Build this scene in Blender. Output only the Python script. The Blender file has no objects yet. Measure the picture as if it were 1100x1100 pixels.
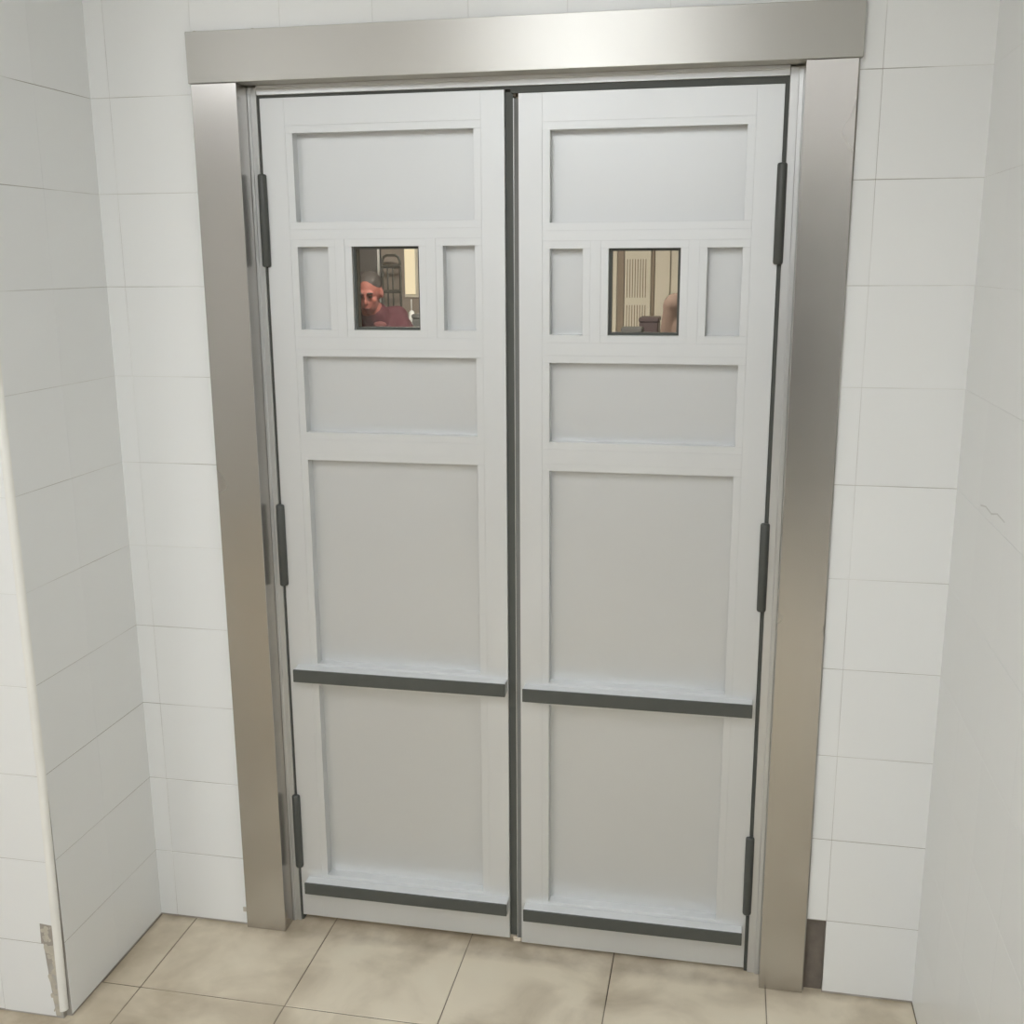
import bpy, bmesh, math, random
from mathutils import Vector, Matrix
random.seed(7)
scene = bpy.context.scene
COL = scene.collection

# ------------------------------------------------------------------ camera
cam_data = bpy.data.cameras.new('camera')
cam = bpy.data.objects.new('camera', cam_data)
COL.objects.link(cam)
scene.camera = cam
YAW, PITCH, ROLL = 0.1975, 0.2260, -0.0058
fwd = Vector((-math.sin(YAW) * math.cos(PITCH), math.cos(YAW) * math.cos(PITCH), -math.sin(PITCH)))
rgt = Vector((math.cos(YAW), math.sin(YAW), 0))
upv = rgt.cross(fwd)
r2 = math.cos(ROLL) * rgt + math.sin(ROLL) * upv
u2 = -math.sin(ROLL) * rgt + math.cos(ROLL) * upv
cam.matrix_world = Matrix(((r2.x, u2.x, -fwd.x, 1.1421), (r2.y, u2.y, -fwd.y, -2.2617),
                           (r2.z, u2.z, -fwd.z, 1.6334), (0, 0, 0, 1)))
cam_data.sensor_fit = 'HORIZONTAL'
cam_data.sensor_width = 36.0
cam_data.lens = 36.0 * 1167.87 / 1100.0
cam_data.clip_start = 0.05

# ------------------------------------------------------------------ world, exposure
world = bpy.data.worlds.new('world')
scene.world = world
world.use_nodes = True
world.node_tree.nodes['Background'].inputs[0].default_value = (0.75, 0.82, 0.9, 1)
world.node_tree.nodes['Background'].inputs[1].default_value = 0.3
scene.view_settings.view_transform = 'Standard'
scene.view_settings.look = 'None'
scene.view_settings.gamma = 1.0
scene.view_settings.use_curve_mapping = False
scene.view_settings.exposure = 0.0
LAMP_FRONT = 15.6      # emission of the lit diffusers in the tiled lobby
LAMP_FAR = 48.0        # emission of the lit diffuser in the room beyond
CEIL = 2.75

# ------------------------------------------------------------------ materials
def new_mat(name):
    m = bpy.data.materials.new(name)
    m.use_nodes = True
    return m, m.node_tree.nodes, m.node_tree.links, m.node_tree.nodes['Principled BSDF']

def simple(name, col, rough=0.5, metal=0.0, var=0.06, scale=9.0, bump=0.0, coat=0.0):
    m, n, l, p = new_mat(name)
    tc = n.new('ShaderNodeTexCoord')
    nz = n.new('ShaderNodeTexNoise'); nz.inputs['Scale'].default_value = scale
    nz.inputs['Detail'].default_value = 4
    l.new(tc.outputs['Object'], nz.inputs['Vector'])
    mix = n.new('ShaderNodeMix'); mix.data_type = 'RGBA'
    mix.inputs[6].default_value = (*[c * (1 - var) for c in col], 1)
    mix.inputs[7].default_value = (*[min(1, c * (1 + var)) for c in col], 1)
    l.new(nz.outputs['Fac'], mix.inputs[0])
    l.new(mix.outputs[2], p.inputs['Base Color'])
    p.inputs['Roughness'].default_value = rough
    p.inputs['Metallic'].default_value = metal
    if coat: p.inputs['Coat Weight'].default_value = coat
    if bump:
        b = n.new('ShaderNodeBump'); b.inputs['Strength'].default_value = bump
        b.inputs['Distance'].default_value = 0.002
        l.new(nz.outputs['Fac'], b.inputs['Height']); l.new(b.outputs['Normal'], p.inputs['Normal'])
    return m

def brushed(name, col, rough, axis, metal=1.0, aniso=0.0, var=0.06, bump=0.05):
    """satin metal with a fine grain drawn out along one axis"""
    m, n, l, p = new_mat(name)
    tc = n.new('ShaderNodeTexCoord')
    mp = n.new('ShaderNodeMapping')
    sc = [260.0, 260.0, 260.0]; sc['xyz'.index(axis)] = 2.0
    mp.inputs['Scale'].default_value = sc
    l.new(tc.outputs['Object'], mp.inputs['Vector'])
    nz = n.new('ShaderNodeTexNoise'); nz.inputs['Scale'].default_value = 1.0; nz.inputs['Detail'].default_value = 3
    l.new(mp.outputs['Vector'], nz.inputs['Vector'])
    big = n.new('ShaderNodeTexNoise'); big.inputs['Scale'].default_value = 3.0; big.inputs['Detail'].default_value = 3
    l.new(tc.outputs['Object'], big.inputs['Vector'])
    mix = n.new('ShaderNodeMix'); mix.data_type = 'RGBA'
    mix.inputs[6].default_value = (*[c * (1 - var) for c in col], 1)
    mix.inputs[7].default_value = (*[min(1, c * (1 + var)) for c in col], 1)
    l.new(big.outputs['Fac'], mix.inputs[0]); l.new(mix.outputs[2], p.inputs['Base Color'])
    mr = n.new('ShaderNodeMapRange')
    mr.inputs['To Min'].default_value = rough - 0.05; mr.inputs['To Max'].default_value = rough + 0.07
    l.new(big.outputs['Fac'], mr.inputs['Value']); l.new(mr.outputs[0], p.inputs['Roughness'])
    p.inputs['Metallic'].default_value = metal
    if bump:
        b = n.new('ShaderNodeBump'); b.inputs['Strength'].default_value = bump; b.inputs['Distance'].default_value = 0.0006
        l.new(nz.outputs['Fac'], b.inputs['Height']); l.new(b.outputs['Normal'], p.inputs['Normal'])
    if aniso:
        p.inputs['Anisotropic'].default_value = aniso
        tg = n.new('ShaderNodeCombineXYZ')          # reflections spread across the grain
        for i, v in enumerate((0.8, 0.6, 0.0) if axis == 'z' else (0.0, 0.6, 0.8)): tg.inputs[i].default_value = v
        l.new(tg.outputs[0], p.inputs['Tangent'])
    return m

def ceramic(name, col, rough):
    """glazed tile: a little shade difference from tile to tile, faint cloudiness"""
    m, n, l, p = new_mat(name)
    oi = n.new('ShaderNodeObjectInfo')
    geo = n.new('ShaderNodeNewGeometry')
    nz = n.new('ShaderNodeTexNoise'); nz.inputs['Scale'].default_value = 3.5; nz.inputs['Detail'].default_value = 3
    l.new(geo.outputs['Position'], nz.inputs['Vector'])
    add = n.new('ShaderNodeMath'); add.operation = 'ADD'
    l.new(oi.outputs['Random'], add.inputs[0]); l.new(nz.outputs['Fac'], add.inputs[1])
    mr = n.new('ShaderNodeMapRange')
    mr.inputs['From Min'].default_value = 0.3; mr.inputs['From Max'].default_value = 1.7
    l.new(add.outputs[0], mr.inputs['Value'])
    mix = n.new('ShaderNodeMix'); mix.data_type = 'RGBA'
    mix.inputs[6].default_value = (*[c * 0.985 for c in col], 1)
    mix.inputs[7].default_value = (*[min(1, c * 1.012) for c in col], 1)
    l.new(mr.outputs[0], mix.inputs[0]); l.new(mix.outputs[2], p.inputs['Base Color'])
    p.inputs['Roughness'].default_value = rough
    w = n.new('ShaderNodeTexNoise'); w.inputs['Scale'].default_value = 9
    l.new(geo.outputs['Position'], w.inputs['Vector'])
    b = n.new('ShaderNodeBump'); b.inputs['Strength'].default_value = 0.06; b.inputs['Distance'].default_value = 0.004
    l.new(w.outputs['Fac'], b.inputs['Height']); l.new(b.outputs['Normal'], p.inputs['Normal'])
    return m

def grout_mat(name, clean, dirty, lo, hi, scale, low=0.0):
    m, n, l, p = new_mat(name)
    geo = n.new('ShaderNodeNewGeometry')
    nz = n.new('ShaderNodeTexNoise'); nz.inputs['Scale'].default_value = scale; nz.inputs['Detail'].default_value = 4
    l.new(geo.outputs['Position'], nz.inputs['Vector'])
    # mop dirt has worked into the joints of the lowest courses
    sx = n.new('ShaderNodeSeparateXYZ'); l.new(geo.outputs['Position'], sx.inputs[0])
    lowm = n.new('ShaderNodeMapRange'); lowm.inputs['From Min'].default_value = 0.9; lowm.inputs['From Max'].default_value = 0.1
    lowm.inputs['To Max'].default_value = low
    l.new(sx.outputs['Z'], lowm.inputs['Value'])
    ad = n.new('ShaderNodeMath'); ad.operation = 'ADD'; l.new(nz.outputs['Fac'], ad.inputs[0]); l.new(lowm.outputs[0], ad.inputs[1])
    mr = n.new('ShaderNodeMapRange'); mr.inputs['From Min'].default_value = lo; mr.inputs['From Max'].default_value = hi
    l.new(ad.outputs[0], mr.inputs['Value'])
    mix = n.new('ShaderNodeMix'); mix.data_type = 'RGBA'
    mix.inputs[6].default_value = (*clean, 1); mix.inputs[7].default_value = (*dirty, 1)
    l.new(mr.outputs[0], mix.inputs[0]); l.new(mix.outputs[2], p.inputs['Base Color'])
    p.inputs['Roughness'].default_value = 0.9
    return m

def floor_tile_mat():
    m, n, l, p = new_mat('cream_floor_tile')
    geo = n.new('ShaderNodeNewGeometry')
    a = n.new('ShaderNodeTexNoise'); a.inputs['Scale'].default_value = 5.0; a.inputs['Detail'].default_value = 6; a.inputs['Distortion'].default_value = 0.5
    l.new(geo.outputs['Position'], a.inputs['Vector'])
    r = n.new('ShaderNodeValToRGB')
    r.color_ramp.elements[0].position = 0.24; r.color_ramp.elements[0].color = (0.42, 0.35, 0.25, 1)
    r.color_ramp.elements[1].position = 0.56; r.color_ramp.elements[1].color = (0.72, 0.64, 0.50, 1)
    e = r.color_ramp.elements.new(0.80); e.color = (0.76, 0.69, 0.55, 1)
    l.new(a.outputs['Fac'], r.inputs['Fac'])
    # grime collected in patches towards the left corner and along the door
    b = n.new('ShaderNodeTexNoise'); b.inputs['Scale'].default_value = 12.0; b.inputs['Detail'].default_value = 5
    l.new(geo.outputs['Position'], b.inputs['Vector'])
    sx = n.new('ShaderNodeSeparateXYZ'); l.new(geo.outputs['Position'], sx.inputs[0])
    mr = n.new('ShaderNodeMapRange'); mr.inputs['From Min'].default_value = 0.55; mr.inputs['From Max'].default_value = -0.3
    l.new(sx.outputs['X'], mr.inputs['Value'])
    mu = n.new('ShaderNodeMath'); mu.operation = 'MULTIPLY'; l.new(b.outputs['Fac'], mu.inputs[0]); l.new(mr.outputs[0], mu.inputs[1])
    m2 = n.new('ShaderNodeMapRange'); m2.inputs['From Min'].default_value = 0.12; m2.inputs['From Max'].default_value = 0.75
    m2.inputs['To Max'].default_value = 0.65
    l.new(mu.outputs[0], m2.inputs['Value'])
    mix = n.new('ShaderNodeMix'); mix.data_type = 'RGBA'
    mix.inputs[7].default_value = (0.38, 0.31, 0.21, 1)
    l.new(m2.outputs[0], mix.inputs[0]); l.new(r.outputs['Color'], mix.inputs[6])
    # mop line: dried dirt along the foot of the door wall and of the left return
    ey = n.new('ShaderNodeMapRange'); ey.inputs['From Min'].default_value = -0.045; ey.inputs['From Max'].default_value = 0.010
    l.new(sx.outputs['Y'], ey.inputs['Value'])
    ex = n.new('ShaderNodeMapRange'); ex.inputs['From Min'].default_value = -0.205; ex.inputs['From Max'].default_value = -0.240
    l.new(sx.outputs['X'], ex.inputs['Value'])
    em = n.new('ShaderNodeMath'); em.operation = 'MAXIMUM'; l.new(ey.outputs[0], em.inputs[0]); l.new(ex.outputs[0], em.inputs[1])
    en = n.new('ShaderNodeMath'); en.operation = 'MULTIPLY'; l.new(em.outputs[0], en.inputs[0]); l.new(b.outputs['Fac'], en.inputs[1])
    e2 = n.new('ShaderNodeMapRange'); e2.inputs['From Min'].default_value = 0.22; e2.inputs['From Max'].default_value = 0.62; e2.inputs['To Max'].default_value = 0.6
    l.new(en.outputs[0], e2.inputs['Value'])
    mix2 = n.new('ShaderNodeMix'); mix2.data_type = 'RGBA'; mix2.inputs[7].default_value = (0.26, 0.20, 0.13, 1)
    l.new(e2.outputs[0], mix2.inputs[0]); l.new(mix.outputs[2], mix2.inputs[6]); l.new(mix2.outputs[2], p.inputs['Base Color'])
    p.inputs['Roughness'].default_value = 0.42
    return m

def glass_mat():
    m, n, l, p = new_mat('clear_glass')
    p.inputs['Base Color'].default_value = (0.97, 0.99, 0.98, 1)
    p.inputs['Roughness'].default_value = 0.0
    p.inputs['Transmission Weight'].default_value = 1.0
    p.inputs['IOR'].default_value = 1.45
    return m

def glow(name, col, s, base=(0.8, 0.8, 0.8)):
    m, n, l, p = new_mat(name)
    p.inputs['Base Color'].default_value = (*base, 1)
    p.inputs['Emission Color'].default_value = (*col, 1)
    p.inputs['Emission Strength'].default_value = s
    return m

M = {}
M['tile'] = ceramic('white_glazed_tile', (0.80, 0.805, 0.79), 0.30)
M['grout'] = grout_mat('wall_grout', (0.74, 0.74, 0.71), (0.34, 0.31, 0.27), 0.46, 0.66, 3.0, 0.16)
M['mortar'] = simple('old_mortar', (0.50, 0.46, 0.38), 0.95, var=0.25, scale=60, bump=0.8)
M['mortar_dark'] = simple('bare_brown_mortar', (0.17, 0.145, 0.12), 0.95, var=0.25, scale=45, bump=0.8)
M['plaster'] = simple('white_paint', (0.78, 0.78, 0.76), 0.7, var=0.02)
M['rear'] = simple('grey_beige_paint', (0.52, 0.49, 0.45), 0.6, var=0.05)
M['added_door'] = simple('added_dark_door', (0.060, 0.053, 0.048), 0.6, var=0.05)  # near-black for the added doors mirrored in the steel casing
M['floor'] = floor_tile_mat()
M['floor_grout'] = grout_mat('floor_grout', (0.30, 0.26, 0.20), (0.09, 0.07, 0.05), 0.40, 0.60, 4.0)
M['steel_v'] = brushed('brushed_stainless_upright', (0.525, 0.505, 0.48), 0.25, 'z', aniso=0.5)
M['steel_h'] = brushed('brushed_stainless_header', (0.53, 0.52, 0.49), 0.41, 'x', aniso=0.7)
M['alu_v'] = brushed('satin_aluminium_upright', (0.695, 0.705, 0.705), 0.50, 'z', metal=0.62, var=0.015, bump=0.03)
M['alu_h'] = brushed('satin_aluminium_level', (0.695, 0.705, 0.705), 0.50, 'x', metal=0.62, var=0.015, bump=0.03)
M['panel'] = brushed('satin_grey_panel', (0.645, 0.655, 0.655), 0.46, 'z', metal=0.62, var=0.02, bump=0.02)
M['jamb'] = brushed('aluminium_jamb', (0.66, 0.665, 0.66), 0.36, 'z', metal=0.75, var=0.03)
M['rubber'] = simple('black_rubber', (0.075, 0.079, 0.070), 0.55, var=0.12, scale=30)
M['hinge'] = simple('black_hinge_enamel', (0.068, 0.071, 0.064), 0.45, var=0.1, scale=30)
M['seal'] = simple('grey_meeting_seal', (0.21, 0.21, 0.20), 0.6, var=0.1, scale=20)
M['glass'] = glass_mat()
M['plastic'] = simple('white_plastic', (0.80, 0.79, 0.74), 0.45, var=0.05, scale=14)
M['lamp'] = glow('lit_diffuser', (0.94, 0.97, 1.0), LAMP_FRONT)
M['lamp_far'] = glow('lit_diffuser_warm', (1.0, 0.93, 0.82), LAMP_FAR)
M['daylit'] = glow('daylit_frosted_pane', (1.0, 0.84, 0.56), 0.72, (0.30, 0.25, 0.16))
M['white_metal'] = simple('white_enamel', (0.82, 0.82, 0.81), 0.4, var=0.02)
M['cream'] = simple('cream_enamel', (0.60, 0.555, 0.46), 0.5, var=0.03)
M['far_wall'] = simple('cream_wall_paint', (0.58, 0.53, 0.45), 0.7, var=0.04)
M['taupe'] = simple('taupe_paint', (0.30, 0.255, 0.215), 0.6, var=0.06)
M['brown'] = simple('brown_post_paint', (0.24, 0.19, 0.14), 0.6, var=0.06)
M['dark_steel'] = simple('dark_grey_cabinet', (0.135, 0.125, 0.115), 0.45, var=0.08)
M['truck'] = simple('dark_green_grey_tube', (0.075, 0.07, 0.055), 0.5, var=0.1)
M['slot'] = simple('slot_shadow_brown', (0.20, 0.155, 0.105), 0.8, var=0.05)
M['counter'] = brushed('worktop_steel', (0.55, 0.55, 0.54), 0.35, 'x')
M['dark_box'] = simple('dark_brown_plastic', (0.095, 0.070, 0.072), 0.5, var=0.1)
M['grey_box'] = simple('dark_grey_plastic', (0.13, 0.13, 0.125), 0.5, var=0.1)
M['skin'] = simple('ruddy_skin', (0.24, 0.08, 0.06), 0.75, var=0.12, scale=14)
M['skin_light'] = simple('light_skin', (0.28, 0.16, 0.115), 0.5, var=0.08, scale=14)
M['hair'] = simple('short_dark_hair', (0.033, 0.026, 0.022), 0.7, var=0.3, scale=80, bump=0.6)
M['burgundy'] = simple('burgundy_cotton', (0.060, 0.012, 0.018), 0.85, var=0.12, scale=25, bump=0.2)
M['peach'] = simple('salmon_cotton', (0.125, 0.083, 0.064), 0.85, var=0.1, scale=18, bump=0.2)
M['trousers'] = simple('dark_trousers', (0.045, 0.045, 0.055), 0.85, var=0.1, scale=20)
M['shoe'] = simple('black_shoe_leather', (0.03, 0.03, 0.03), 0.5, var=0.1)
M['badge'] = simple('pale_pink_print', (0.16, 0.055, 0.055), 0.8, var=0.25, scale=60)

# ------------------------------------------------------------------ mesh helpers
def obj(name, mesh, mat, parent=None, loc=(0, 0, 0)):
    o = bpy.data.objects.new(name, mesh)
    COL.objects.link(o)
    if mat is not None and not mesh.materials:
        mesh.materials.append(M[mat] if isinstance(mat, str) else mat)
    o.location = loc
    if parent is not None: o.parent = parent
    return o

def tag(o, label=None, cat=None, group=None, kind=None):
    if label: o['label'] = label
    if cat: o['category'] = cat
    if group: o['group'] = group
    if kind: o['kind'] = kind
    return o

def empty(name, loc=(0, 0, 0), rz=0.0):
    o = bpy.data.objects.new(name, None)
    COL.objects.link(o)
    o.location = loc; o.rotation_euler = (0, 0, rz); o.empty_display_size = 0.1
    return o

def cbox(bm, x0, x1, y0, y1, z0, z1, c=0.0):
    """box with edges chamfered by c, added to bm"""
    m = Matrix.Translation(((x0 + x1) / 2, (y0 + y1) / 2, (z0 + z1) / 2)) @ Matrix.Diagonal((x1 - x0, y1 - y0, z1 - z0, 1))
    r = bmesh.ops.create_cube(bm, size=1.0, matrix=m)
    if c > 0:
        es = {e for v in r['verts'] for e in v.link_edges}
        bmesh.ops.bevel(bm, geom=list(es), offset=c, offset_type='OFFSET', segments=1, affect='EDGES', profile=0.5)

def finish(bm, name, smooth=False):
    me = bpy.data.meshes.new(name)
    bmesh.ops.recalc_face_normals(bm, faces=bm.faces)
    bm.to_mesh(me); bm.free()
    if smooth:
        for p in me.polygons: p.use_smooth = True
    return me

def boxes(name, lst, mat, parent=None, c=0.0):
    bm = bmesh.new()
    for b in lst: cbox(bm, *b, c)
    return obj(name, finish(bm, name), mat, parent)

def box(name, x0, x1, y0, y1, z0, z1, mat, parent=None, c=0.0):
    return boxes(name, [(x0, x1, y0, y1, z0, z1)], mat, parent, c)

def prism(name, poly, axis, a0, a1, mat, parent=None, c=0.0):
    """poly of 2-D points extruded along axis; the 2-D plane is the other two axes in order"""
    bm = bmesh.new()
    def P(u, v, t):
        return {'x': (t, u, v), 'y': (u, t, v), 'z': (u, v, t)}[axis]
    A = [bm.verts.new(P(u, v, a0)) for u, v in poly]
    B = [bm.verts.new(P(u, v, a1)) for u, v in poly]
    bm.faces.new(A); bm.faces.new(B[::-1])
    n = len(poly)
    for i in range(n): bm.faces.new((A[i], A[(i + 1) % n], B[(i + 1) % n], B[i]))
    bmesh.ops.recalc_face_normals(bm, faces=bm.faces)
    if c > 0: bmesh.ops.bevel(bm, geom=bm.edges[:], offset=c, segments=1, affect='EDGES', profile=0.5)
    return obj(name, finish(bm, name), mat, parent)

def lathe_mesh(name, prof, seg=16):
    bm = bmesh.new()
    rings = []
    for r, z in prof:
        rings.append([bm.verts.new((r * math.cos(2 * math.pi * i / seg), r * math.sin(2 * math.pi * i / seg), z)) for i in range(seg)])
    for a, b in zip(rings, rings[1:]):
        for i in range(seg): bm.faces.new((a[i], a[(i + 1) % seg], b[(i + 1) % seg], b[i]))
    bm.faces.new(rings[0][::-1]); bm.faces.new(rings[-1])
    return finish(bm, name, True)

# ------------------------------------------------------------------ tiled walls
# joints between wall tiles run every 0.2 m, the lowest course is cut to 0.184 m
ZJ = [0.004, 0.184] + [0.184 + 0.2 * k for k in range(1, 13)] + [CEIL - 0.002]
GAPH, GAPV, TH = 0.0015, 0.0007, 0.009
cache = {}
def tile_mesh(w, h, c=0.0004):
    k = (round(w, 4), round(h, 4), c)
    if k not in cache:
        bm = bmesh.new()
        cbox(bm, -w / 2, w / 2, 0, TH, -h / 2, h / 2, c)
        cache[k] = finish(bm, 'tile')
    return cache[k]

def tiled(wall, plane, uj, zj, parent_axis, skip=lambda u0, u1, z0, z1: False, stuff_from=None, gh=None, gv=None, jit=0.0002):
    gh = GAPH if gh is None else gh; gv = GAPV if gv is None else gv
    """one object per tile. parent_axis: 'y-' faces -y (u is x), 'x+' faces +x, 'x-' faces -x (u is y)"""
    far = []
    for u0, u1 in zip(uj, uj[1:]):
        for z0, z1 in zip(zj, zj[1:]):
            if skip(u0, u1, z0, z1): continue
            w, h = (u1 - u0) - gv, (z1 - z0) - gh
            if w < 0.004 or h < 0.004: continue
            uc, zc = (u0 + u1) / 2, (z0 + z1) / 2
            d = random.uniform(-jit, jit)
            if parent_axis == 'y-': loc, rz = (uc, plane + d, zc), 0.0
            elif parent_axis == 'x+': loc, rz = (plane + d, uc, zc), math.pi / 2
            else: loc, rz = (plane + d, uc, zc), -math.pi / 2
            if stuff_from is not None and stuff_from(uc):
                far.append((loc, rz, w, h)); continue
            o = obj('tile', tile_mesh(w, h, 0.0004 if jit > 0.0001 else 0.00015), 'tile', wall, loc)
            o.rotation_euler = (random.uniform(-3, 3) * jit, 0, rz + random.uniform(-3, 3) * jit)
    if far:
        bm = bmesh.new()
        for loc, rz, w, h in far:
            n0 = len(bm.verts)
            cbox(bm, -w / 2, w / 2, 0, TH, -h / 2, h / 2, 0)
            bm.verts.ensure_lookup_table()
            mt = Matrix.Translation(loc) @ Matrix.Rotation(rz, 4, 'Z')
            for v in bm.verts[n0:]: v.co = mt @ v.co
        o = obj('distant_tiles', finish(bm, 'distant_tiles'), 'tile', wall)
        o['kind'] = 'stuff'

XL, XR, YW, YC = -0.240, 1.600, 0.012, -0.395
BK = 0.0006
# door wall: grout face just behind the tile faces, opening for the door, hole where a cut tile is missing
wall_back = boxes('wall_back', [(XL - 0.30, 0.101, YW + BK, 0.19, 0, 2.01), (1.2665, 1.3615, YW + BK, 0.19, 0, 2.01),
                                (1.3615, 1.4035, YW + BK, 0.19, 0.183, 2.01), (1.4035, XR + 0.30, YW + BK, 0.19, 0, 2.01),
                                (1.3615, 1.4035, YW + 0.02, 0.19, 0, 0.183),
                                (XL - 0.30, XR + 0.30, YW + BK, 0.19, 2.01, CEIL)], 'grout')
tag(wall_back, 'white tiled wall around the steel framed double door', 'wall', kind='structure')
zlow = [z for z in ZJ if z < 2.0] + [2.010]
zhigh = [2.010] + [z for z in ZJ if z > 2.1]
tiled(wall_back, YW, [XL - 0.001, -0.195, 0.004], ZJ, 'y-')
tiled(wall_back, YW, [1.3615, 1.4035], [z for z in ZJ if z < 2.2], 'y-', skip=lambda u0, u1, z0, z1: z0 < 0.1)
tiled(wall_back, YW, [1.4035, XR + 0.001], ZJ, 'y-')
tiled(wall_back, YW, [0.004 + 0.2 * k for k in range(0, 7)] + [1.3615], [2.010, ZJ[12]], 'y-')
tiled(wall_back, YW, [0.004 + 0.2 * k for k in range(0, 7)] + [1.4035], ZJ[12:], 'y-')
box('mortar_patch', 1.3620, 1.4030, YW + 0.012, YW + 0.021, 0.0, 0.1825, 'mortar_dark', wall_back)
# small chips and plug beside the foot of the left upright
box('mortar_chip', -0.012, -0.003, YW - 0.0009, YW + 0.002, 0.036, 0.049, 'mortar', wall_back, 0.0004)

# left return wall (faces the door side), its front face and the plastic corner bead
wall_left = boxes('wall_left', [(XL - 0.29, XL - BK, YC + 0.012, YW + BK, 0, CEIL)], 'grout')
tag(wall_left, 'short white tiled return wall left of the door', 'wall', kind='structure')
tiled(wall_left, XL, [YC + 0.012, -0.190, YW + 0.0008], ZJ, 'x+', gv=0.0004, jit=0.00005)
wall_front = boxes('wall_front_left', [(-2.3, XL - 0.014, YC + BK, YC + 0.2, 0, CEIL)], 'grout')
tag(wall_front, 'white tiled wall face at the left edge, with a broken tile corner', 'wall', kind='structure')
X1 = -0.2535
tiled(wall_front, YC, [-2.2 + 0.2 * k for k in range(0, 10)] + [X1], ZJ, 'y-',
      skip=lambda u0, u1, z0, z1: u1 > -0.3 and (z1 < 0.2 or (0.18 < z0 < 0.2)), stuff_from=lambda u: u < -1.2)
# tile with its lower corner broken out, and the cut tile below it with mortar beside
prism('tile', [(-0.3995, 0.1848), (-0.2895, 0.1848), (-0.2880, 0.2335), (X1 - 0.0005, 0.2310), (X1 - 0.0005, 0.3832), (-0.3995, 0.3832)],
      'y', YC, YC + TH, 'tile', wall_front)
prism('tile', [(-0.3995, 0.0040), (-0.2720, 0.0040), (-0.2790, 0.1000), (-0.2840, 0.1832), (-0.3995, 0.1832)],
      'y', YC, YC + TH, 'tile', wall_front)
bm = bmesh.new()
for i in range(26):
    x = random.uniform(-0.284, -0.262); z = random.uniform(0.192, 0.226); r = random.uniform(0.004, 0.009)
    bmesh.ops.create_icosphere(bm, subdivisions=1, radius=r, matrix=Matrix.Translation((x, YC + 0.003, z)) @ Matrix.Diagonal((1, 0.45, 1, 1)))
obj('mortar_lump', finish(bm, 'mortar_lump'), 'mortar', wall_front)
bm = bmesh.new()
for i in range(70):
    z = random.uniform(0.008, 0.18); x = random.uniform(-0.274 - 0.04 * z, -0.258); r = random.uniform(0.004, 0.010)
    bmesh.ops.create_icosphere(bm, subdivisions=1, radius=r, matrix=Matrix.Translation((x, YC + 0.002, z)) @ Matrix.Diagonal((1, 0.35, 1.3, 1)))
obj('mortar_fill', finish(bm, 'mortar_fill'), 'mortar', wall_front)
# quarter round corner bead, leaning away from the tiles near the floor
bm = bmesh.new()
secs = []
for z, dx, dy in ((0.022, -0.004, -0.006), (0.12, -0.003, -0.005), (0.21, -0.0025, -0.004), (0.30, -0.002, -0.003), (0.46, -0.001, -0.002),
                  (0.58, 0, 0), (CEIL - 0.002, 0, 0)):
    ring = []
    for k in range(7):
        a = math.radians(-90 + 90 * k / 6)
        ring.append(bm.verts.new((XL - 0.0125 + 0.0130 * math.cos(a) + dx, YC + 0.0115 + 0.0130 * math.sin(a) + dy, z)))
    ring.append(bm.verts.new((XL - 0.0125 + dx, YC + 0.0115 + dy, z)))
    secs.append(ring)
for a, b in zip(secs, secs[1:]):
    for i in range(8): bm.faces.new((a[i], a[(i + 1) % 8], b[(i + 1) % 8], b[i]))
bm.faces.new(secs[0][::-1]); bm.faces.new(secs[-1])
trim_corner = obj('trim_2', finish(bm, 'trim_2'), 'plastic')
tag(trim_corner, 'white plastic corner bead on the left wall edge, loose near the floor', 'corner trim', kind='structure')

# right wall
wall_right = boxes('wall_right', [(XR + BK, XR + 0.2, -5.2, YW + BK, 0, CEIL)], 'grout')
tag(wall_right, 'plain white tiled wall at the right edge', 'wall', kind='structure')
tiled(wall_right, XR, [-5.188 + 0.2 * k for k in range(0, 27)], ZJ, 'x-', stuff_from=lambda u: u < -2.2, gh=0.0004, gv=0.0002, jit=0.00001)
# scrape mark on the right wall
bm = bmesh.new()
pts = [(-0.205, 1.198), (-0.245, 1.204), (-0.290, 1.201), (-0.330, 1.210), (-0.385, 1.208)]
for (y0, z0), (y1, z1) in zip(pts, pts[1:]):
    v = [bm.verts.new((XR - 0.0009, y0, z0 - 0.0016)), bm.verts.new((XR - 0.0009, y1, z1 - 0.0012)),
         bm.verts.new((XR - 0.0009, y1, z1 + 0.0012)), bm.verts.new((XR - 0.0009, y0, z0 + 0.0016))]
    bm.faces.new(v)
obj('scrape_mark', finish(bm, 'scrape_mark'), simple('faint_scrape', (0.66, 0.655, 0.635), 0.6), wall_right)

# the rest of the lobby, out of view
wall_rear = box('wall_rear', -2.5, XR + 0.2, -5.4, -5.2, 0, CEIL, 'rear')
tag(wall_rear, 'grey beige wall at the far end of the lobby behind the viewer', 'wall', kind='structure')
wall_far_left = box('wall_lobby_left', -2.5, -2.3, -5.2, YC + 0.2, 0, CEIL, 'plaster')
tag(wall_far_left, 'plain wall on the left side of the lobby out of view', 'wall', kind='structure')

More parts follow.
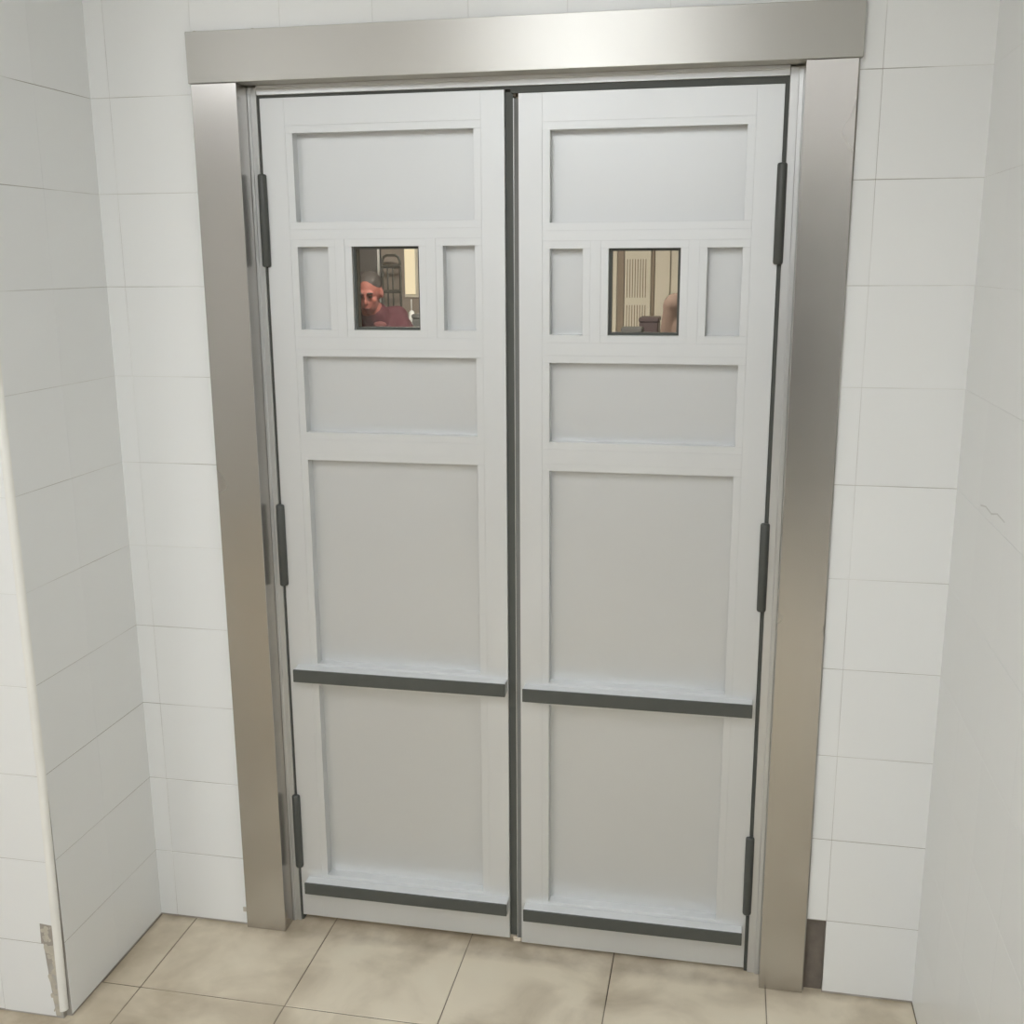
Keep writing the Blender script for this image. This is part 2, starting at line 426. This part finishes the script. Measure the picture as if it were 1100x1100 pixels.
# ------------------------------------------------------------------ floor and ceiling
floor = box('floor', -3.2, 2.6, -5.4, 6.1, -0.12, -0.0012, 'floor_grout')
tag(floor, 'cream square floor tiles with dark joints and brown stains', 'floor', kind='structure')
fcache = {}
FP = 0.3552
XJ = [0.2117 + FP * k for k in range(-7, 5)]
YJ = [-0.2630 + FP * k for k in range(-13, 3)]
far = []
for x0, x1 in zip(XJ, XJ[1:]):
    for y0, y1 in zip(YJ, YJ[1:]):
        a0, a1 = max(x0, -2.3), min(x1, XR)
        b0, b1 = y0, y1
        w, h = a1 - a0 - 0.0026, b1 - b0 - 0.0026
        if w < 0.02: continue
        lim = YC if a0 < XL - 0.05 and a1 < XL + 0.01 else 9
        if lim < 9: b1 = min(b1, YC + 0.01); h = b1 - b0 - 0.0026
        if h < 0.02: continue
        if a0 < XL < a1 and b0 > YC - 0.05: a0 = XL + 0.0005; w = a1 - a0 - 0.0026
        k = (round(w, 4), round(h, 4))
        if k not in fcache:
            bm = bmesh.new(); cbox(bm, -w / 2, w / 2, -h / 2, h / 2, -0.008, 0, 0.0009); fcache[k] = finish(bm, 'floor_tile')
        o = obj('floor_tile', fcache[k], 'floor', floor, ((a0 + a1) / 2, (b0 + b1) / 2, random.uniform(-0.0004, 0.0002)))
ceiling = box('ceiling', -3.2, 2.6, -5.4, 6.1, CEIL, CEIL + 0.15, 'plaster')
tag(ceiling, 'flat white ceiling above the lobby and the room beyond', 'ceiling', kind='structure')

def ceiling_light(x, y, lx, ly, mat, label):
    t = empty('ceiling_light', (x, y, CEIL))
    tag(t, label, 'ceiling light', 'recessed ceiling lights')
    f = 0.025
    boxes('frame', [(-lx / 2 - f, lx / 2 + f, -ly / 2 - f, -ly / 2, -0.03, -0.001), (-lx / 2 - f, lx / 2 + f, ly / 2, ly / 2 + f, -0.03, -0.001),
                    (-lx / 2 - f, -lx / 2, -ly / 2, ly / 2, -0.03, -0.001), (lx / 2, lx / 2 + f, -ly / 2, ly / 2, -0.03, -0.001)], 'white_metal', t)
    box('diffuser', -lx / 2, lx / 2, -ly / 2, ly / 2, -0.024, -0.002, mat, t)
ceiling_light(0.55, -2.15, 0.60, 1.20, 'lamp', 'oblong lobby ceiling light nearest the right wall')
ceiling_light(-1.10, -3.30, 0.60, 1.20, 'lamp', 'oblong lobby ceiling light over the left half')
ceiling_light(0.55, -4.20, 0.60, 1.20, 'lamp', 'oblong lobby ceiling light at the rear')
ceiling_light(-0.1, 3.2, 1.2, 0.60, 'lamp_far', 'oblong ceiling light in the room beyond the door')
added_dr4 = empty('added_door_4', (0.94, -5.2, 0))  # unseen, added so the right upright mirrors something dark
tag(added_dr4, 'added unseen dark double door on the rear lobby wall, darkens the steel reflections', 'door', kind='structure')
boxes('leaf', [(-0.57, -0.003, 0.001, 0.045, 0.01, 2.05)], 'added_door', added_dr4, c=0.003)
boxes('leaf', [(0.003, 0.57, 0.001, 0.045, 0.01, 2.05)], 'added_door', added_dr4, c=0.003)
boxes('frame', [(-0.63, -0.573, 0.001, 0.06, 0, 2.11), (0.573, 0.63, 0.001, 0.06, 0, 2.11), (-0.573, 0.573, 0.001, 0.06, 2.053, 2.11)], 'added_door', added_dr4, c=0.003)
added_dr3 = empty('added_door_3', (XR - 0.002, -3.75, 0))  # second added door out of view, keeps the right upright's reflection dark
tag(added_dr3, 'added unseen dark double door on the right wall, darkens the right upright', 'door', kind='structure')
boxes('leaf', [(-0.045, 0, -0.88, -0.003, 0.01, 2.05)], 'added_door', added_dr3, c=0.003)
boxes('leaf', [(-0.045, 0, 0.003, 0.88, 0.01, 2.05)], 'added_door', added_dr3, c=0.003)
boxes('frame', [(-0.06, 0, -0.94, -0.883, 0, 2.11), (-0.06, 0, 0.883, 0.94, 0, 2.11), (-0.06, 0, -0.883, 0.883, 2.053, 2.11)], 'added_door', added_dr3, c=0.003)

# ------------------------------------------------------------------ steel casing and aluminium jambs
trim = empty('trim_1', (0.68, 0.0, 0.0))
tag(trim, 'brushed stainless steel casing and aluminium jambs framing the double door', 'door frame', kind='structure')
def child_of(o, par):
    o.parent = par; o.location = Vector(o.location) - Vector(par.location); return o
OX0, OX1, OZ = 0.105, 1.2625, 2.004
def tr(o): return child_of(o, trim)
# uprights: front face with folded edges, inner return running back to the jamb
tr(prism('casing_upright', [(0.002, 0.0), (OX0, 0.0), (OX0, 0.058), (OX0 - 0.003, 0.058), (OX0 - 0.003, 0.0125), (0.002, 0.0125)], 'z', 0.0005, OZ - 0.0008, 'steel_v', c=0.0008))
tr(prism('casing_upright', [(OX1, 0.0), (1.3585, 0.0), (1.3585, 0.0125), (OX1 + 0.003, 0.0125), (OX1 + 0.003, 0.058), (OX1, 0.058)], 'z', 0.0005, OZ - 0.0008, 'steel_v', c=0.0008))
tr(prism('casing_header', [(-0.003, OZ), (0.060, OZ), (0.060, OZ + 0.003), (0.0125, OZ + 0.003), (0.0125, 2.106), (-0.003, 2.106)], 'x', -0.002, 1.3655, 'steel_h', c=0.0008))
for x in (0.016, 0.146):
    o = box('sealant_blob', x - 0.004, x + 0.004, 0.004, 0.0125, 2.104, 2.1085, 'mortar', c=0.0015); tr(o)
# jambs: stepped aluminium profile
tr(prism('jamb', [(OX0 + 0.0003, 0.050), (0.1115, 0.050), (0.1115, 0.0535), (0.1245, 0.0535), (0.1245, 0.120), (OX0 + 0.0003, 0.120)], 'z', 0.0005, OZ - 0.004, 'jamb', c=0.0006))
tr(prism('jamb', [(1.2365, 0.0535), (1.2530, 0.0535), (1.2530, 0.050), (OX1 - 0.0003, 0.050), (OX1 - 0.0003, 0.120), (1.2365, 0.120)], 'z', 0.0005, OZ - 0.004, 'jamb', c=0.0006))
tr(prism('head_jamb', [(0.0535, 1.9845), (0.120, 1.9845), (0.120, OZ - 0.0003), (0.050, OZ - 0.0003), (0.050, 1.9965), (0.0535, 1.9965)], 'x', 0.1250, 1.2360, 'jamb', c=0.0006))
tr(box('seal', 0.1247, 0.1302, 0.0585, 0.112, 0.001, 1.984, 'rubber'))
tr(box('seal', 1.2290, 1.2363, 0.0585, 0.112, 0.001, 1.984, 'rubber'))
tr(boxes('seal', [(0.1305, 0.680, 0.0575, 0.112, 1.9785, 1.9843), (0.680, 1.2288, 0.0575, 0.112, 1.9712, 1.9843)], 'rubber'))
tr(box('floor_spring_clip', 0.6800, 0.6885, 0.066, 0.080, 1.9660, 1.9710, M['brown']))
bpy.data.objects['floor_spring_clip'].name = 'head_catch'

# ------------------------------------------------------------------ door leaves
YF, YB = 0.055, 0.105          # front and back faces of a leaf
BD = 0.016                     # glazing bead width
def leaf(name, label, x0, x1, hinge_left, dz):
    d = empty(name, ((x0 + x1) / 2, YF, 0.010 + dz))
    tag(d, label, 'door', kind='structure')
    base = Vector(d.location)
    def add(o, par=None):
        if par is None: o.parent = d; o.location = Vector(o.location) - base
        else: o.parent = par
        return o
    zb, zt = 0.010 + dz, 1.970 + dz
    sl, sr = (0.055, 0.050) if hinge_left else (0.050, 0.053)
    ch = 0.0004
    add(box('stile', x0, x0 + sl, YF, YB, zb, zt, 'alu_v', c=ch))
    add(box('stile', x1 - sr, x1, YF, YB, zb, zt, 'alu_v', c=ch))
    xa, xb = x0 + sl, x1 - sr
    Z = lambda z: z + dz
    g = 0.0
    for z0, z1 in ((1.913, 1.970), (1.676, 1.697), (1.438, 1.465), (1.202, 1.234), (0.651, 0.674), (0.010, 0.112)):
        add(box('rail', xa + g, xb - g, YF, YB, Z(z0), Z(z1), 'alu_h', c=0.0002))
    ia, ib = xa + BD, xb - BD
    W = ib - ia
    p2 = 0.070; ml = 0.054; ww = W - 2 * (p2 + ml)
    ops = [(ia, ib, 1.713, 1.897), (ia, ia + p2, 1.481, 1.660), (ib - p2, ib, 1.481, 1.660),
           (ia, ib, 1.250, 1.422), (ia, ib, 0.690, 1.186), (ia, ib, 0.128, 0.635)]
    for mx in (ia + p2 + BD, ib - p2 - ml + BD):
        add(box('mullion', mx + g, mx + ml - 2 * BD - g, YF, YB, Z(1.465 + g), Z(1.676 - g), 'alu_v', c=0.0002))
    def beads(par, a, b, z0, z1):
        yb = YF + 0.0005
        for lst, mt in (((a - BD + g, b + BD - g, yb, YB - 0.002, z1, z1 + BD - g), 'alu_h'), ((a - BD + g, b + BD - g, yb, YB - 0.002, z0 - BD + g, z0), 'alu_h'),
                        ((a - BD + g, a, yb, YB - 0.002, z0 + g, z1 - g), 'alu_v'), ((b, b + BD - g, yb, YB - 0.002, z0 + g, z1 - g), 'alu_v')):
            add(box('bead', *lst, mt, c=0.0003), par)
    for a, b, z0, z1 in ops:
        pn = box('panel', a - 0.0002, b + 0.0002, 0.0815, 0.0885, Z(z0) - 0.0002, Z(z1) + 0.0002, 'panel')
        add(pn)
        pn_loc = Vector(pn.location)
        n0 = len(pn.children)
        beads(pn, a, b, Z(z0), Z(z1))
    # vision window
    a, b, z0, z1 = ia + p2 + ml, ib - p2 - ml, Z(1.481), Z(1.660)
    win = boxes('window', [(a, b, 0.068, 0.092, z1 - 0.0055, z1), (a, b, 0.068, 0.092, z0, z0 + 0.0055),
                           (a, a + 0.0055, 0.068, 0.092, z0 + 0.0055, z1 - 0.0055), (b - 0.0055, b, 0.068, 0.092, z0 + 0.0055, z1 - 0.0055)], 'rubber')
    tag(win, 'small glazed vision window with black rubber edge')
    add(win)
    beads(win, a, b, z0, z1)
    add(box('pane', a + 0.0056, b - 0.0056, 0.078, 0.082, z0 + 0.0056, z1 - 0.0056, 'glass'), win)
    # push bar at hand height of a trolley and kick bar near the floor
    ba, bb = (x0 + 0.0205, x1 - 0.0020) if hinge_left else (x0 + 0.0100, x1 - 0.0085)
    for nm, z0, z1 in (('push_bar', 0.653, 0.684), ('kick_bar', 0.089, 0.1195)):
        br = box(nm, ba, bb, 0.0285, YF, Z(z0), Z(z1), 'alu_h', c=0.0006)
        add(br)
        rb = box('rubber_strip', ba - 0.0005, bb + 0.0005, 0.0235, 0.0284, Z(z0) - 0.0005, Z(z1) - 0.0008, 'rubber', c=0.0008)
        add(rb, br)
    # three long black hinge barrels
    hx = x0 - 0.0020 if hinge_left else x1 + 0.0015
    hm = lathe_mesh('hinge', [(0.0050, -0.0985), (0.0085, -0.0975), (0.0098, -0.0945), (0.0100, 0.0), (0.0098, 0.0945), (0.0085, 0.0975), (0.0050, 0.0985)], 20)
    for zc in (1.724, 0.989, 0.252):
        h = obj('hinge', hm, 'hinge', None, (hx, 0.0525, zc))
        add(h)
    # meeting seal on the edge where the leaves face each other
    if hinge_left:
        add(box('meeting_seal', x1, x1 + 0.0165, 0.064, 0.096, Z(0.014), Z(1.966), 'rubber'))
    else:
        add(box('meeting_seal', x0 - 0.0110, x0, 0.067, 0.098, Z(0.014), Z(1.962), 'seal'))
        add(box('seal_carrier', x0 - 0.0125, x0 - 0.0111, 0.063, 0.098, Z(0.014), Z(1.962), 'jamb'))
    # children of children were built in world coordinates: shift them by their parent's own offset
    for ch_ in d.children:
        for gc in ch_.children:
            gc.location = Vector(gc.location)
    return d
leaf('door_1', 'left grey aluminium swing door leaf with recessed panels and small window showing a man', 0.1310, 0.6670, True, 0.008)
leaf('door_2', 'right grey aluminium swing door leaf, slightly lower, with recessed panels and small window', 0.6965, 1.2280, False, 0.0)

# ------------------------------------------------------------------ the room beyond
wf = box('wall_far', -3.2, 2.6, 5.90, 6.10, 0, CEIL, 'far_wall')
tag(wf, 'cream painted wall at the back of the room beyond the door', 'wall', kind='structure')
for nm, x0, x1 in (('wall_far_room_left', -3.2, -3.0), ('wall_far_room_right', 2.4, 2.6)):
    o = box(nm, x0, x1, 0.19, 5.90, 0, CEIL, 'far_wall')
    tag(o, 'cream side wall of the room beyond, ' + ('on the left' if x0 < 0 else 'on the right'), 'wall', kind='structure')
for nm, x0, x1 in (('wall_divider_left', -3.0, XL - 0.30), ('wall_divider_right', XR + 0.30, 2.4)):
    o = box(nm, x0, x1, 0.02, 0.19, 0, CEIL, 'far_wall')
    tag(o, 'cream dividing wall beside the door in the room beyond, ' + ('left part' if x0 < 0 else 'right part'), 'wall', kind='structure')

pier = box('wall_pier', -1.345, -0.60, 5.43, 5.90, 0, CEIL, 'taupe')
tag(pier, 'taupe wall pier behind the hand truck seen through the left window', 'wall pier', kind='structure')
w = box('window_1', -1.172, -1.03, 5.418, 5.43, 1.39, 2.36, 'cream')
tag(w, 'bright daylit frosted window beside the hand truck in the room beyond', 'window', kind='structure')
box('frosted_pane', -1.166, -1.092, 5.412, 5.419, 1.412, 2.33, 'daylit', w)

cab = empty('storage_cabinet', (-1.66, 5.64, 0))
tag(cab, 'tall dark grey cabinet behind the man with a white edge strip', 'cabinet')
def kid(o, par): return child_of(o, par)
kid(box('body', -1.95, -1.368, 5.42, 5.86, 0.08, 2.0, 'dark_steel', c=0.004), cab)
kid(box('door', -1.945, -1.66, 5.402, 5.42, 0.10, 1.98, 'dark_steel', c=0.003), cab)
kid(box('door', -1.656, -1.372, 5.402, 5.42, 0.10, 1.98, 'dark_steel', c=0.003), cab)
kid(box('edge_strip', -1.3675, -1.3520, 5.406, 5.420, 0.08, 2.0, 'white_metal'), cab)
for x in (-1.92, -1.40):
    for y in (5.46, 5.82): kid(box('foot', x - .02, x + .02, y - .02, y + .02, 0, 0.08, 'dark_steel'), cab)

def tube(bm, pts, r, seg=8):
    for a, b in zip(pts, pts[1:]):
        a, b = Vector(a), Vector(b); d = b - a
        q = d.to_track_quat('Z', 'Y').to_matrix().to_4x4()
        bmesh.ops.create_cone(bm, cap_ends=True, segments=seg, radius1=r, radius2=r, depth=d.length + r, matrix=Matrix.Translation((a + b) / 2) @ q)
ht = empty('hand_truck', (-1.238, 5.320, 0))
tag(ht, 'dark tubular hand truck standing against the taupe pier', 'hand truck')
def hpart(name, paths, r, mat='truck'):
    bm = bmesh.new()
    for pth in paths: tube(bm, pth, r)
    return obj(name, finish(bm, name), mat, ht)
X0, X1_ = -0.066, 0.066
hpart('frame', [[(X0, 0, 0.10), (X0, 0, 1.64), (X0 + .012, 0, 1.672), (X0 + .035, 0, 1.685), (X1_ - .035, 0, 1.685), (X1_ - .012, 0, 1.672), (X1_, 0, 1.64), (X1_, 0, 0.10)]], 0.009)
for z, r in ((1.607, 0.013), (1.434, 0.012), (0.9, 0.01), (0.4, 0.01)): hpart('crossbar', [[(X0, 0, z), (X1_, 0, z)]], r)
for x in (-0.028, 0.010): hpart('upright', [[(x, 0, 0.40), (x, 0, 1.607)]], 0.006)
o = box('toe_plate', -0.09, 0.09, -0.09, 0.0, 0.01, 0.02, 'truck', ht)
for s in (-1, 1):
    bm = bmesh.new(); bmesh.ops.create_cone(bm, cap_ends=True, segments=20, radius1=0.075, radius2=0.075, depth=0.03,
        matrix=Matrix.Translation((s * 0.090, 0.0, 0.075)) @ Matrix.Rotation(math.pi / 2, 4, 'Y'))
    obj('wheel', finish(bm, 'wheel'), 'rubber', ht)

ct = empty('work_counter', (-0.1, 4.95, 0))
tag(ct, 'steel work counter along the room beyond, under the boxes and bottle', 'counter')
kid(box('worktop', -1.15, 0.95, 4.68, 5.22, 0.88, 0.92, 'counter', c=0.004), ct)
for x in (-1.10, -0.1, 0.90):
    for y in (4.73, 5.17): kid(box('leg', x - .02, x + .02, y - .02, y + .02, 0, 0.88, 'counter'), ct)
kid(box('undershelf', -1.11, 0.91, 4.73, 5.17, 0.25, 0.27, 'counter'), ct)

def container(name, label, x0, x1, y0, y1, z0, z1, mat):
    t = empty(name, ((x0 + x1) / 2, (y0 + y1) / 2, z0))
    tag(t, label, 'box')
    kid(box('body', x0, x1, y0, y1, z0, z1 - 0.03, mat, c=0.006), t)
    kid(box('lid', x0 - .004, x1 + .004, y0 - .004, y1 + .004, z1 - 0.03, z1, mat, c=0.006), t)
container('storage_box', 'dark grey box on the counter, lower one in the right window', 0.462, 0.590, 4.70, 4.83, 0.92, 1.226, 'grey_box')
container('storage_box', 'dark brown box on the counter, taller one in the right window', 0.560, 0.682, 4.86, 5.08, 0.92, 1.280, 'dark_box')
container('storage_box', 'dark box beside the pale bottle in the left window', -0.940, -0.62, 4.80, 5.08, 0.92, 1.300, 'grey_box')
bt = empty('pump_bottle', (-0.972, 4.90, 0.92))
tag(bt, 'pale cream tall bottle beside the man in the left window', 'bottle')
obj('body', lathe_mesh('body', [(0.020, 0), (0.022, 0.01), (0.020, 0.20), (0.018, 0.385), (0.011, 0.398)]), 'white_metal', bt)
obj('neck', lathe_mesh('neck', [(0.004, 0.398), (0.004, 0.47), (0.002, 0.475)], 10), 'white_metal', bt)

# cream lockers with slotted doors and the brown posts between them
def locker(x0, x1, label, slots):
    t = empty('locker', ((x0 + x1) / 2, 5.7, 0)); tag(t, label, 'locker', 'cream lockers against the back wall')
    kid(box('body', x0, x1, 5.518, 5.895, 0.06, 2.0, 'cream', c=0.002), t)
    kid(box('plinth', x0, x1, 5.54, 5.895, 0.0, 0.06, 'brown'), t)
    dr = kid(box('door', x0 + 0.002, x1 - 0.002, 5.500, 5.518, 0.08, 1.98, 'cream', c=0.003), t)
    if slots:
        for z0, z1 in ((1.386, 1.648), (1.05, 1.335)):
            for k in range(8):
                x = 0.4185 + k * 0.0182
                s = box('slot', x - .0028, x + .0028, 5.4985, 5.502, z0, z1, 'slot'); s.parent = dr
                s.location = (0, 0, 0)
locker(-0.02, 0.348, 'plain cream locker left of the slotted one', False)
locker(0.398, 0.584, 'cream locker with two rows of vertical slots', True)
locker(0.608, 0.716, 'narrow plain cream locker right of the slotted one', False)
locker(0.719, 1.20, 'wide plain cream locker behind the person in salmon', False)
for i, (x0, x1, lb) in enumerate(((0.3505, 0.3955, 'wide brown post between the cream lockers'), (0.5865, 0.6055, 'narrow brown post beside the slotted locker'))):
    o = box('trim_%d' % (3 + i), x0, x1, 5.50, 5.90, 0, 2.1, 'brown'); tag(o, lb, 'post', kind='structure')

# ------------------------------------------------------------------ people beyond the door
DEPS = None
def blob(name, bones, balls, voxel, mat, parent, smooth=6):
    """one continuous closed surface from tapered limbs and ellipsoids, fused by voxel remeshing"""
    bm = bmesh.new()
    for a, b, ra, rb in bones:
        a, b = Vector(a), Vector(b); d = b - a
        q = d.to_track_quat('Z', 'Y').to_matrix().to_4x4()
        bmesh.ops.create_cone(bm, cap_ends=True, segments=14, radius1=ra, radius2=rb, depth=d.length, matrix=Matrix.Translation((a + b) / 2) @ q)
        for p, r in ((a, ra), (b, rb)):
            bmesh.ops.create_uvsphere(bm, u_segments=14, v_segments=10, radius=r, matrix=Matrix.Translation(p))
    for c, s, *rot in balls:
        R = rot[0] if rot else Matrix.Identity(4)
        bmesh.ops.create_uvsphere(bm, u_segments=20, v_segments=14, radius=1.0, matrix=Matrix.Translation(c) @ R @ Matrix.Diagonal((*s, 1)))
    me = finish(bm, name)
    o = obj(name, me, mat, parent)
    r = o.modifiers.new('fuse', 'REMESH'); r.mode = 'VOXEL'; r.voxel_size = voxel; r.use_smooth_shade = True
    s = o.modifiers.new('soften', 'SMOOTH'); s.iterations = smooth; s.factor = 0.5
    bpy.context.view_layer.update()
    dg = bpy.context.evaluated_depsgraph_get()
    new = bpy.data.meshes.new_from_object(o.evaluated_get(dg))
    o.modifiers.clear(); o.data = new
    if not new.materials: new.materials.append(M[mat])
    return o

def hand_bones(w, f, side):
    """palm and five fingers from wrist point w along direction f"""
    w = Vector(w); f = Vector(f).normalized()
    s = f.cross(Vector((0, 0, 1))).normalized() * side
    dn = Vector((0, 0, -1))
    out = [(w, w + f * 0.085, 0.022, 0.026)]
    k0 = w + f * 0.085
    for i, L in enumerate((0.070, 0.080, 0.074, 0.058)):
        b = k0 + s * (-0.027 + 0.018 * i) - f * (0.004 * abs(i - 1))
        m = b + f * L * 0.55 + dn * 0.008
        out += [(b, m, 0.0088, 0.008), (m, m + f * L * 0.40 + dn * 0.020, 0.008, 0.007)]
    t0 = w + f * 0.03 - s * 0.026
    t1 = t0 + f * 0.032 - s * 0.018
    out += [(t0, t1, 0.011, 0.0095), (t1, t1 + f * 0.028 - s * 0.004 + dn * 0.006, 0.0095, 0.008)]
    return out

def person(label, root, P, skin, shirt, sleeve, head_rot, logo=False):
    t = empty('person', root); tag(t, label, 'person')
    H = Vector(P['head'])
    Rm = Matrix.Rotation(head_rot[2], 4, 'Z') @ Matrix.Rotation(head_rot[0], 4, 'X') @ Matrix.Rotation(head_rot[1], 4, 'Y')
    hp = lambda x, y, z: H + (Rm @ Vector((x, y, z)))
    pel, ch, nk = Vector(P['pelvis']), Vector(P['chest']), Vector(P['neck'])
    bones = [(pel, ch, 0.105, 0.115), (ch, nk, 0.105, 0.07), (nk, hp(0, 0.02, -0.06), 0.056, 0.054)]
    for s in (0, 1):
        sh, el, wr, hd = [Vector(v) for v in P['arm'][s]]
        bones += [(ch.lerp(nk, 0.55), sh, 0.07, 0.058), (sh, el, 0.052, 0.040), (el, wr, 0.040, 0.026)]
        bones += hand_bones(wr, hd, 1 if s == 0 else -1)
        hip, kn, an = [Vector(v) for v in P['leg'][s]]
        bones += [(pel, hip, 0.10, 0.088), (hip, kn, 0.085, 0.055), (kn, an, 0.055, 0.036), (an, an + Vector((0, -0.14, -0.045)), 0.04, 0.032)]
    balls = [(H + Rm @ Vector((0, 0.012, 0.022)), (0.076, 0.096, 0.098), Rm), (hp(0, -0.028, -0.048), (0.056, 0.062, 0.066), Rm),
             (hp(0, -0.052, -0.092), (0.028, 0.026, 0.022), Rm), (hp(0, -0.098, -0.024), (0.013, 0.020, 0.017), Rm), (hp(0, -0.090, 0.0), (0.009, 0.014, 0.026), Rm),
             (hp(0, -0.080, 0.030), (0.056, 0.012, 0.012), Rm), (hp(0, -0.084, -0.063), (0.026, 0.010, 0.010), Rm)]
    for sx in (-1, 1):
        balls += [(hp(sx * 0.079, 0.012, -0.008), (0.010, 0.020, 0.032), Rm), (hp(sx * 0.040, -0.056, -0.026), (0.022, 0.020, 0.022), Rm)]
    body = blob('body', bones, balls, 0.0065, skin, t, 4)
    # eyes, brows and lips sit on the head
    for sx in (-1, 1):
        bm = bmesh.new(); bmesh.ops.create_uvsphere(bm, u_segments=10, v_segments=8, radius=1, matrix=Matrix.Translation(hp(sx * 0.031, -0.0815, 0.006)) @ Rm @ Matrix.Diagonal((0.013, 0.008, 0.006, 1)))
        obj('eye', finish(bm, 'eye', True), 'hair', body)
        bm = bmesh.new(); bmesh.ops.create_uvsphere(bm, u_segments=10, v_segments=8, radius=1, matrix=Matrix.Translation(hp(sx * 0.032, -0.090, 0.031)) @ Rm @ Matrix.Diagonal((0.020, 0.006, 0.005, 1)))
        obj('eyebrow', finish(bm, 'eyebrow', True), 'hair', body)
    bm = bmesh.new(); bmesh.ops.create_uvsphere(bm, u_segments=10, v_segments=8, radius=1, matrix=Matrix.Translation(hp(0, -0.0925, -0.063)) @ Rm @ Matrix.Diagonal((0.022, 0.005, 0.005, 1)))
    obj('mouth', finish(bm, 'mouth', True), M['badge'], body)
    # short hair: cap over the crown and back, above the forehead
    blob('hair', [], [(hp(0, 0.022, 0.052), (0.080, 0.091, 0.074), Rm), (hp(0, 0.045, 0.000), (0.078, 0.078, 0.075), Rm)], 0.006, 'hair', t, 3)
    # shirt over torso and upper arms
    sb = [(pel + Vector((0, 0, -0.02)), ch, 0.130, 0.135), (ch, ch.lerp(nk, 0.8), 0.128, 0.085)]
    for s in (0, 1):
        sh, el, wr, hd = [Vector(v) for v in P['arm'][s]]
        e2 = sh.lerp(el, sleeve)
        sb += [(ch.lerp(nk, 0.5), sh, 0.086, 0.072), (sh, e2, 0.068, 0.060), (pel + Vector(((-.06 if s == 0 else .06), 0, 0)), ch + Vector(((-.07 if s == 0 else .07), 0, 0)), 0.112, 0.118)]
    sh_o = blob('shirt', sb, [], 0.008, shirt, t, 4)
    if logo:
        c = ch + Vector(P['logo'])
        bm = bmesh.new(); bmesh.ops.create_uvsphere(bm, u_segments=12, v_segments=8, radius=1, matrix=Matrix.Translation(c) @ Matrix.Diagonal((0.042, 0.006, 0.018, 1)))
        obj('chest_print', finish(bm, 'chest_print', True), 'badge', sh_o)
    tb = []
    for s in (0, 1):
        hip, kn, an = [Vector(v) for v in P['leg'][s]]
        tb += [(pel, hip, 0.116, 0.105), (hip, kn, 0.102, 0.072), (kn, an + Vector((0, 0, 0.02)), 0.072, 0.060)]
    blob('trousers', tb, [], 0.009, 'trousers', t, 4)
    for s in (0, 1):
        an = Vector(P['leg'][s][2])
        blob('shoe', [(an + Vector((0, 0.02, -0.045)), an + Vector((0, -0.15, -0.055)), 0.046, 0.036)], [], 0.008, 'shoe', t, 3)
    return t

person('man in a burgundy shirt leaning forward and looking down, behind the left window', (-1.02, 4.50, 0),
       dict(pelvis=(0.06, 0.02, 0.93), chest=(0.03, -0.14, 1.21), neck=(-0.01, -0.24, 1.345), head=(-0.010, -0.31, 1.455), logo=(0.02, -0.155, 0.055),
            arm=[[(-0.18, -0.18, 1.29), (-0.27, -0.28, 1.08), (-0.12, -0.47, 0.98), (0.5, -0.8, -0.1)],
                 [(0.100, -0.10, 1.300), (0.190, -0.24, 1.195), (0.10, -0.44, 1.10), (-0.5, -0.8, -0.25)]],
            leg=[[(-0.05, 0.03, 0.88), (-0.08, -0.02, 0.48), (-0.09, 0.03, 0.09)], [(0.17, 0.03, 0.88), (0.19, -0.02, 0.48), (0.20, 0.03, 0.09)]]),
       'skin', 'burgundy', 0.72, (0.34, 0.0, 0.06), True)
person('person in a salmon shirt at the right edge of the right window', (1.00, 3.60, 0),
       dict(pelvis=(0, 0, 0.95), chest=(0, 0.0, 1.27), neck=(0.0, 0.0, 1.45), head=(0.02, -0.01, 1.60), logo=(0, -0.13, 0),
            arm=[[(-0.145, 0.0, 1.40), (-0.185, -0.02, 1.13), (-0.10, -0.23, 1.12), (0.4, -0.8, -0.1)],
                 [(0.17, 0.0, 1.40), (0.23, 0.0, 1.12), (0.18, -0.2, 1.02), (-0.3, -0.9, -0.1)]],
            leg=[[(-0.10, 0, 0.90), (-0.11, -0.01, 0.49), (-0.11, 0.02, 0.09)], [(0.10, 0, 0.90), (0.11, -0.01, 0.49), (0.11, 0.02, 0.09)]]),
       'skin_light', 'peach', 0.6, (0.0, 0.0, 0.6))
